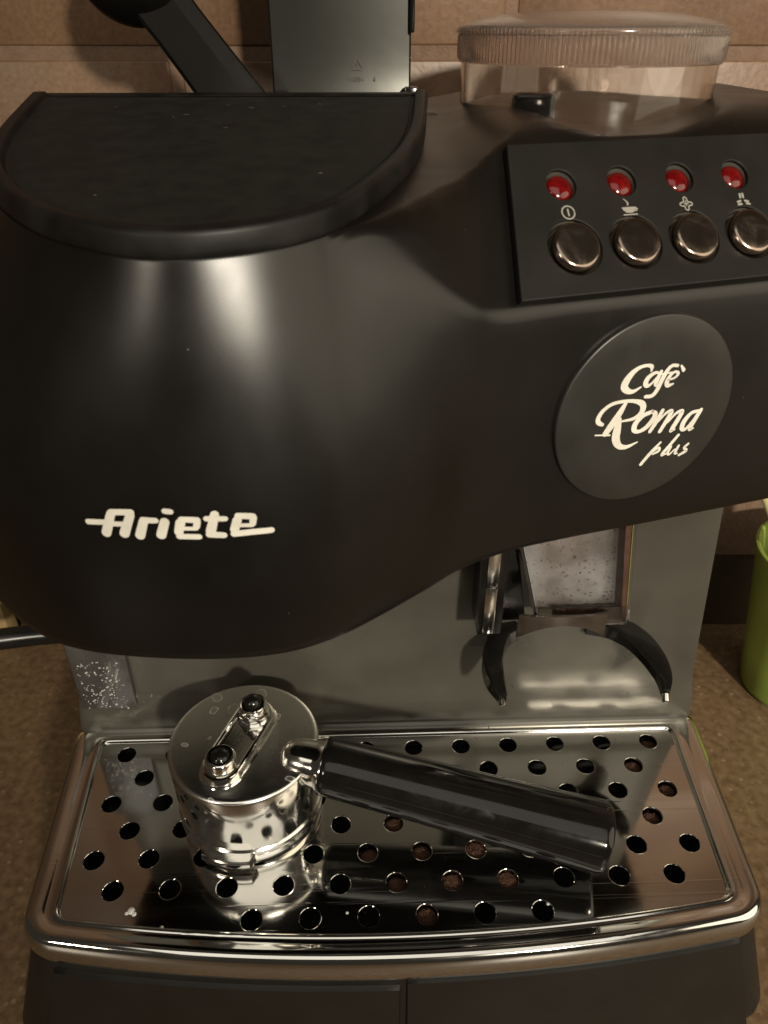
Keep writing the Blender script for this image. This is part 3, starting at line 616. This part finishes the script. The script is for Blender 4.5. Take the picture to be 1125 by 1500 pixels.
# ---- grinder outlet: bracket, chute and fork
chute = MB()
def quadbox(b0, t0, y0, y1):               # trapezoid (bottom x-range, top x-range) slabs: b0=(x0,x1,z), t0=(x0,x1,z)
    v = [(b0[0], y0, b0[2]), (b0[1], y0, b0[2]), (t0[1], y0, t0[2]), (t0[0], y0, t0[2]), (b0[0], y1, b0[2]), (b0[1], y1, b0[2]), (t0[1], y1, t0[2]), (t0[0], y1, t0[2])]
    return v, [(0, 1, 2, 3), (5, 4, 7, 6), (1, 5, 6, 2), (4, 0, 3, 7), (3, 2, 6, 7), (4, 5, 1, 0)]
ch = empty('grinder_chute', (0, 0, 0)); ch.parent = machine
MB().add(*quadbox((61, 95.5, 86), (46, 88, 142), 0, 2)).build('chute_back', M['white'], ch, xf=K)
MB().add(*quadbox((95.0, 97.2, 85), (88.1, 90.4, 142), -9, 2)).build('coffee_residue', M['residue'], ch, xf=K)
MB().add(*quadbox((97.3, 98.6, 85), (90.6, 91.9, 142), -10, 2.5)).build('chute_side', M['clear'], ch, xf=K)
MB().add(*quadbox((98.65, 99.3, 85), (92.0, 92.6, 142), -8, 2.5)).build('chute_edge', M['lime'], ch, xf=K)
MB().add(*quadbox((59.6, 60.9, 85), (44.4, 45.8, 142), -9.5, 2)).build('chute_side', M['clear'], ch, xf=K)
MB().add(*quadbox((61.2, 95.2, 86), (46.2, 87.8, 142), -9.6, -8.4)).build('chute_pane', M['haze_pane'], ch, xf=K)
# grounds lying along the bottom lip
gb = MB(); nx = 40
for i in range(nx + 1):
    x = 66 + 30 * i / nx
    gb.v += [(x, -8.0, 84.2), (x, -7.7 + random.uniform(-.3, .3), 91.2 + random.uniform(-.6, .8)), (x, 1.8, 86.4 + random.uniform(-.5, .5))]
for i in range(nx): gb.f += [(3 * i, 3 * i + 3, 3 * i + 4, 3 * i + 1), (3 * i + 1, 3 * i + 4, 3 * i + 5, 3 * i + 2)]
gb.build('coffee_residue', M['residue'], ch, xf=K, recalc=False)
MB().add(*quadbox((60, 97.2, 83.8), (60, 96.6, 93.2), -10.2, -9.0)).build('chute_lip', M['clear'], ch, xf=K)
fl = MB()
for i in range(330):
    u = random.random() ** .8; t = random.random(); z = 88 + 44 * t; xl = 61 - 15 * (z - 86) / 56; xr = 95 - 7.4 * (z - 86) / 56
    x = xl + (xr - xl) * min(.97, u); r = random.choice((.14, .18, .24, .32, .46)); a = random.uniform(0, pi); 
    d = Vector((cos(a), 0, sin(a))) * r * random.uniform(1, 1.9); e = Vector((-sin(a), 0, cos(a))) * r * .7; c = Vector((x, -.12, z))
    fl.add([c + d, c + e, c - d, c - e, c + Vector((0, -r * .5, 0))], [(0, 1, 4), (1, 2, 4), (2, 3, 4), (3, 0, 4)])
tag(fl.build('coffee_flecks', M['coffee'], ch, xf=K, recalc=False), kind='stuff')
# arched glossy deflector below the chute
ar = MB(); n = 24; vv = []
for i in range(n + 1):
    t = -1 + 2 * i / n; x = 70.0 + 18.2 * t; ztop = 91.5; zbot = 79.2 + 7.6 * (1 - t * t); y = -10.8 - 3.0 * sqrt(max(0, 1 - t * t * .92))
    vv.append(((x, y, zbot), (x, y, ztop), (x, y + 1.3, ztop), (x, y + 1.3, zbot)))
ar.v = [q for r in vv for q in r]
for i in range(n):
    for k in range(4): ar.f.append((4 * i + k, 4 * i + 4 + k, 4 * i + 4 + (k + 1) % 4, 4 * i + (k + 1) % 4))
ar.f += [(0, 1, 2, 3), (4 * n + 3, 4 * n + 2, 4 * n + 1, 4 * n)]
ar.build('deflector', M['dark_chrome'], ch, xf=K, angle=50)
br = MB().add(*bevbox(36.5, 47.0, -4, 14, 74, 141, .8)).add(*quadbox((47.2, 58.5, 76), (47.2, 44.8, 142), 3, 12)).build('bracket', M['gloss'], ch, xf=K)
MB().add(*bevbox(38.6, 43.4, -5.0, -3.6, 75.5, 100, .4)).add(*bevbox(38.6, 43.4, -5.0, -3.6, 100.6, 141, .4)).build('chrome_strip', M['chrome'], br, xf=K)
fork = empty('portafilter_fork', (0, 0, 0)); fork.parent = machine
def arm(pts):
    P = [Vector(p[:3]) for p in pts]; C_ = catmull(P, 6); Wd = catmull([(p[3], p[4], 0) for p in pts], 6); b = MB(); v = []
    for i, c in enumerate(C_):
        t = (C_[min(i + 1, len(C_) - 1)] - C_[max(i - 1, 0)]); t.z = 0; t.normalize(); s = Vector((-t.y, t.x, 0)); w_, h_ = Wd[i].x / 2, Wd[i].y / 2
        for sx, sz in ((1, -.8), (1, .8), (.75, 1), (-.75, 1), (-1, .8), (-1, -.8), (-.75, -1), (.75, -1)): v.append(c + s * w_ * sx + Vector((0, 0, h_ * sz)))
    f = []
    for i in range(len(C_) - 1):
        for k in range(8): f.append((8 * i + k, 8 * i + 8 + k, 8 * i + 8 + (k + 1) % 8, 8 * i + (k + 1) % 8))
    f += [tuple(range(8)), tuple(len(C_) * 8 - 8 + k for k in range(8))[::-1]]
    return b.add(v, f).build('fork_arm', M['gloss'], fork, xf=K, angle=40)
a1 = arm([(58, 15, 60, 8, 9), (50, 11, 58, 9, 9), (45.6, 1, 55, 9, 9), (45.4, -8.5, 52, 7.6, 9), (47.6, -17.8, 50, 3.6, 6)])
MB().add(*lathe([(1.4, 0), (1.6, 2.0), (1.2, 2.6)], 16, True, True, frame((47.0, -17.4, 49.0), (.15, -.8, -.55)))).build('tip', M['chrome'], a1, xf=K)
a2 = arm([(90, 15, 62, 7, 8), (102, 14, 61, 11, 8), (112, 8.5, 58, 12, 6), (117.6, -.5, 55, 10.5, 5), (119.8, -9.5, 52, 7, 5), (118.6, -17, 50, 3.4, 4)])
MB().add(*lathe([(1.5, 0), (1.7, 3.2), (1.3, 3.8)], 16, True, True, frame((118.6, -16.8, 49.6), (-.1, -.72, -.65)))).build('tip', M['chrome'], a2, xf=K)

# ------------------------------------------------------------------ upturned portafilter on the grate
PC = Vector((-63.0, -27.5, -1.3))
pf = empty('portafilter', wor(*PC), YAW)
tag(pf, 'upturned chrome portafilter with twin spouts and black handle lying on the steel grate', 'portafilter')
def KP(p): return ((p[0] - PC.x) / 1000, (p[1] - PC.y) / 1000, (p[2] - PC.z) / 1000)
PT = Matrix.Translation((PC.x, PC.y, 0))
MB().add(*lathe([(28.5, -1.2), (31.0, -1.2), (31.6, -.4), (31.6, 2.6), (30.6, 3.3), (30.4, 4.2), (31.4, 5.0), (31.5, 7.2), (30.8, 8.0), (30.9, 9.5), (31.2, 20), (31.6, 37.5), (31.2, 38.4)], 128, True, True, PT)).build('filter_holder', M['chrome'], pf, xf=KP, angle=40)
MB().add(*lathe([(31.25, 38.2), (31.5, 38.9), (31.2, 39.5), (30.5, 39.9), (29.2, 40.0), (20, 40.05), (8, 40.05), (.4, 40.05)], 128, True, True, PT)).build('end_disc', M['chrome_spotted'], pf, xf=KP, angle=40)
for ang in (radians(-102), radians(78)):
    m = MB(); n = 16; v = []
    for i in range(n + 1):
        a = ang - .40 + .80 * i / n; e = smooth(0, 2.2, min(i, n - i))
        for r, z in ((30.6, .6), (30.6 + 4.0 * e, .8), (30.6 + 4.8 * e, 2), (30.6 + 4.8 * e, 5.4), (30.6 + 4.2 * e, 6.6), (30.6, 7.0)):
            v.append((PC.x + r * cos(a), PC.y + r * sin(a), z))
    f = []
    for i in range(n):
        for k in range(5): f.append((6 * i + k, 6 * i + 6 + k, 6 * i + 7 + k, 6 * i + 1 + k))
    m.add(v, f).build('locking_lug', M['chrome'], pf, xf=KP)
# bridge boss between the spouts
SP0 = Vector((-69.5, -43.5)); SP1 = Vector((-59.3, -17.5)); sd = (SP1 - SP0).normalized(); sn = Vector((-sd.y, sd.x))
def stadium(r0, r1, g=0, n=14):
    pts = []
    for i in range(n + 1):
        a = pi / 2 + pi * i / n; pts.append(SP0 + (sd * cos(a) + sn * sin(a)) * (r0 + g))
    for i in range(n + 1):
        a = -pi / 2 + pi * i / n; pts.append(SP1 + (sd * cos(a) + sn * sin(a)) * (r1 + g))
    return pts
boss = MB().add(*loft([[(p.x, p.y, z) for p in stadium(8.6, 9.0, g)] for g, z in ((1.0, 39.8), (.4, 40.4), (0, 41.2), (-.3, 43.0), (-.8, 43.9), (-1.5, 44.1), (-2.1, 43.7), (-2.6, 42.8), (-3.6, 42.6))], cap1=True)).build('spout_bridge', M['chrome'], pf, xf=KP, angle=40)
s0 = MB().add(*lathe([(6.6, 41), (6.4, 44.5), (6.1, 48.2), (5.8, 48.9), (5.3, 49.2), (4.7, 49.1), (4.3, 48.6), (4.1, 44)], 48, True, False, Matrix.Translation((SP0.x, SP0.y, 0)))).build('spout', M['chrome'], pf, xf=KP, angle=40)
MB().add(*lathe([(4.05, 46.5), (4.0, 48.6), (3.5, 50.0), (2.1, 51.0), (.3, 51.3)], 32, True, True, Matrix.Translation((SP0.x, SP0.y, 0)))).build('spout_plug', M['gloss'], s0, xf=KP, angle=60)
s1 = MB().add(*lathe([(7.4, 41), (7.2, 43.4), (6.4, 44.2), (6.6, 45.0), (6.4, 46.2), (5.6, 46.8), (5.7, 50.0), (5.3, 50.6), (4.7, 50.4), (4.3, 49.9), (4.1, 45)], 48, True, False, Matrix.Translation((SP1.x, SP1.y, 0)))).build('spout', M['chrome'], pf, xf=KP, angle=40)
MB().add(*lathe([(4.05, 47.5), (4.0, 50.0), (3.6, 52.4), (2.2, 54.0), (.3, 54.6)], 32, True, True, Matrix.Translation((SP1.x, SP1.y, 0)))).build('spout_plug', M['gloss'], s1, xf=KP, angle=60)
tv_, tf_ = text_mesh('MOEZ', 4.9, (.66, 1.0)); tc_ = SP0.lerp(SP1, .53)
MB().add([(tc_.x + sd.x * p[0] + sn.x * p[1], tc_.y + sd.y * p[0] + sn.y * p[1], 42.72) for p in tv_], tf_).build('stamped_letters', M['emboss'], boss, xf=KP, recalc=False)  # flat dark strokes stand in for the shade of the engraving
# neck and handle
H0 = Vector((-30.0, -38.6, 36.0)); H1 = Vector((84.8, -62.2, 15.6)); hd = (H1 - H0).normalized()
MB().add(*lathe([(1, -17.5), (4, -16.8), (6.5, -15.0), (8.0, -12.0), (8.7, -8), (9.2, -4), (9.8, -1.2), (10.6, -.5), (10.8, 0), (10.8, 3)], 40, True, True, frame(H0 , hd, (0, 0, 1)))).build('neck', M['chrome'], pf, xf=KP, angle=40)
hl = (H1 - H0).length
hp = [(9.3, .2), (11.2, .25), (11.7, .8), (11.9, 3), (12.1, 12), (12.5, 40), (13.3, 75), (14.2, 105), (14.6, hl - 4), (14.5, hl - 1.6), (13.9, hl - .4), (12.9, hl), (11.5, hl + .1), (11.1, hl - .4), (6, hl - .3), (.5, hl - .3)]
hdl = MB().add(*lathe(hp, 64, True, True, frame(H0, hd, (0, 0, 1)))).build('handle', M['gloss'], pf, xf=KP, angle=45)

fm = frame(H0, hd, (0, 0, 1))
for sg in (-1, 1):
    pts = [fm @ Vector((r * cos(a_) * 1.0, r * sin(a_), z)) for r, z in ((12.1, 12), (12.5, 40), (13.3, 75), (14.2, 105), (14.6, hl - 4)) for a_ in [sg * 1.15 + pi * (sg < 0) * 0]]
    MB().add(*tube(pts, .16, 6)).build('mould_seam', M['gloss'], hdl, xf=KP, angle=60)

# ------------------------------------------------------------------ coffee grounds and drops on the grate
full = [(3, 576), (4, 538), (4, 618), (4, 698), (5, 581), (5, 663), (5, 745), (6, 626), (6, 540), (1, 929), (3, 958), (2, 979), (2, 907), (0, 951)]
grounds = [(11.5, 4, 1.0), (-23 + 11.5, 4, .8)]
cells = {(3, -5): .8, (4, -5.5): .55, (4, -4.5): .6, (4, -3.5): 1.0, (5, -5): .5, (5, -4): .95, (5, -3): 1.0, (6, -4.5): .6, (6, -5.5): .3, (1, 0): .75, (3, 0): .75, (2, .5): .6, (2, -.5): .35, (0, .5): .45}
gm = MB()
for (r, c), fill in cells.items():
    cx = (c + 5) * 23; cy = -13.6 * r
    top = -7.2 + 4.2 * fill
    if fill > .4:
        rings = []
        for rad, dz in ((4.4, -.9), (3.6, -.2), (2.4, .25), (1.1, .4)):
            rings.append([(cx + rad * cos(2 * pi * k / 14), cy + rad * sin(2 * pi * k / 14), top + dz + random.uniform(-.3, .3)) for k in range(14)])
        oa, ob = random.uniform(-1.2, 1.2) * (1.1 - fill) * 2, random.uniform(-1, 1) * (1.1 - fill) * 2
        rings = [[(p[0] + oa, p[1] + ob, p[2]) for p in r_] for r_ in rings]
        gm.add(*loft(rings, cap1=True))
    for i in range(int(14 + 46 * fill)):
        a = random.uniform(0, 2 * pi); rad = 4.1 * sqrt(random.random()); s = random.uniform(.18, .55)
        p = Vector((cx + rad * cos(a), cy + rad * sin(a), top + (.5 if fill > .8 else 0) + random.uniform(-.3, .4)))
        q = [p + Vector((random.uniform(-1, 1), random.uniform(-1, 1), random.uniform(-1, 1))).normalized() * s for _ in range(4)]
        gm.add(q, [(0, 1, 2), (0, 2, 3), (0, 3, 1), (1, 3, 2)])
for i in range(60):                         # crumbs on the plate
    if i < 22: x, y = random.gauss(38, 3.5), random.gauss(4.5, .9)
    elif i < 36: x, y = random.gauss(30, 30), random.uniform(9, 14)
    else: x, y = random.uniform(-30, 130), random.uniform(-80, 3)
    if any(hypot(x - a, y - b) < 5.2 for a, b in HOLES): continue
    s = random.uniform(.15, .42); p = Vector((x, y, -1.0 if y < 7 else .1))
    if 5.5 < y < 8.5: p.z = .1
    q = [p + Vector((random.uniform(-1, 1), random.uniform(-1, 1), random.uniform(-.4, .8))).normalized() * s for _ in range(4)]
    gm.add(q, [(0, 1, 2), (0, 2, 3), (0, 3, 1), (1, 3, 2)])
go = gm.build('coffee_grounds', M['coffee'], None, xf=lambda p: tuple(wor(*p)), angle=20)
tag(go, 'dark brown coffee grounds caught in the grate holes', 'coffee grounds', kind='stuff')
wd = MB()
for x, y, r in ((-105.5, -76.5, 1.5), (-104, -77.8, 1.0), (-107, -77.4, .8), (-92, -83.5, .8), (60, -79, .7), (-20, -80, .6)):
    wd.add(*lathe([(r, 0), (r * .85, r * .3), (r * .45, r * .52), (r * .05, r * .6)], 12, True, True, Matrix.Translation((x, y, -1.5))))
tag(wd.build('water_drops', M['drop'], None, xf=lambda p: tuple(wor(*p)), angle=80), 'small water drops near the front edge of the steel grate', 'water drops', kind='stuff')

# ------------------------------------------------------------------ black scoop behind the cup tray
UB = wor(-52, 98, 258); us = empty('scoop', UB, 0)
tag(us, 'black plastic scoop with round bowl leaning behind the cup tray', 'scoop')
def KU(p): return (p[0] / 1000, p[1] / 1000, p[2] / 1000)
tilt = Matrix.Rotation(radians(-8), 4, 'X')
dv = Vector((-31, 0, 40)).normalized()
hv = MB(); prof2 = []
side = Vector((dv.z, 0, -dv.x))
secs = []
for t, w_ in ((-4, 12.2), (0, 12.0), (15, 11.2), (30, 10.6), (44, 10.2), (56, 10.5)):
    c = dv * t
    secs.append([c + side * (w_ * a) + Vector((0, b, 0)) for a, b in ((-1, 2), (-1, -1.5), (-.86, -2.6), (.45, -2.9), (.95, -1.0), (1, 2))])
hv.add([tilt @ p for s in secs for p in s], loft([[tuple(p) for p in s] for s in secs], cap0=True, cap1=True)[1]).build('handle', M['scoop'], us, xf=KU, angle=20)
bcx = dv * 56 + Vector((-9, 0, 13))
MB().add(*lathe([(3, -12), (12, -11), (20, -7), (23.5, 0), (24.4, 9), (23.6, 9), (22.5, 0), (19, -6), (11, -9.8), (2, -10.6)], 48, True, True, tilt @ frame(bcx, (.05, .93, .30)))).build('bowl', M['scoop'], us, xf=KU, angle=50)

# ------------------------------------------------------------------ power cord at the left
cp = [(-.40, .300, .072), (-.31, .312, .069), (-.262, .325, .0665), (-.232, .338, .062), (-.205, .350, .056), (-.175, .362, .048), (-.140, .372, .042)]
cpath = catmull(cp, 8)
tag(MB().add(*tube(cpath, .0066, 20)).build('power_cord', M['cord'], None, angle=60), 'thick black power cord running left behind the machine', 'power cord')
tag(MB().add(*bevbox(-.36, -.262, .395, .409, .0, .13, .002)).build('board', M['tan'], None), 'pale tan board standing at the left edge behind the cord', 'board')

# ------------------------------------------------------------------ green beaker with utensils at the right
cup = empty('beaker', (.270, .360, 0)); tag(cup, 'lime green plastic beaker at the right edge beside the machine', 'beaker')
def KC(p): return (p[0] / 1000, p[1] / 1000, p[2] / 1000)
MB().add(*lathe([(24, 0), (27.5, .5), (29, 2), (29.6, 5), (44.3, 106), (45.6, 107.5), (45.4, 109), (44, 109.3), (42.6, 108), (28, 5), (10, 4)], 96, True, True)).build('beaker_wall', M['green'], cup, xf=KC, angle=50)
sp = empty('spoon', (.267, .360, .006)); tag(sp, 'cream plastic spoon handle sticking out of the green beaker', 'spoon')
MB().add(*tube([(10, -6, 0), (-10, 0, 60), (-28, 0, 110), (-45, 0, 140), (-56, 0, 158), (-62, 2, 180)], [4, 5.5, 6.5, 6.8, 6.5, 4], 20, .55, up=(0, 1, 0))).build('spoon_handle', M['cream'], sp, xf=KC, angle=60)
s2 = empty('wooden_spoon', (.273, .366, .006)); tag(s2, 'dark brown utensil handle in the green beaker', 'utensil')
MB().add(*tube([(4, 8, 0), (-14, 0, 70), (-25, -2, 120), (-33, -4, 160), (-37, -5, 185)], [4, 4, 4, 4, 3.5], 16, up=(0, 1, 0))).build('utensil_handle', M['brownwood'], s2, xf=KC, angle=60)
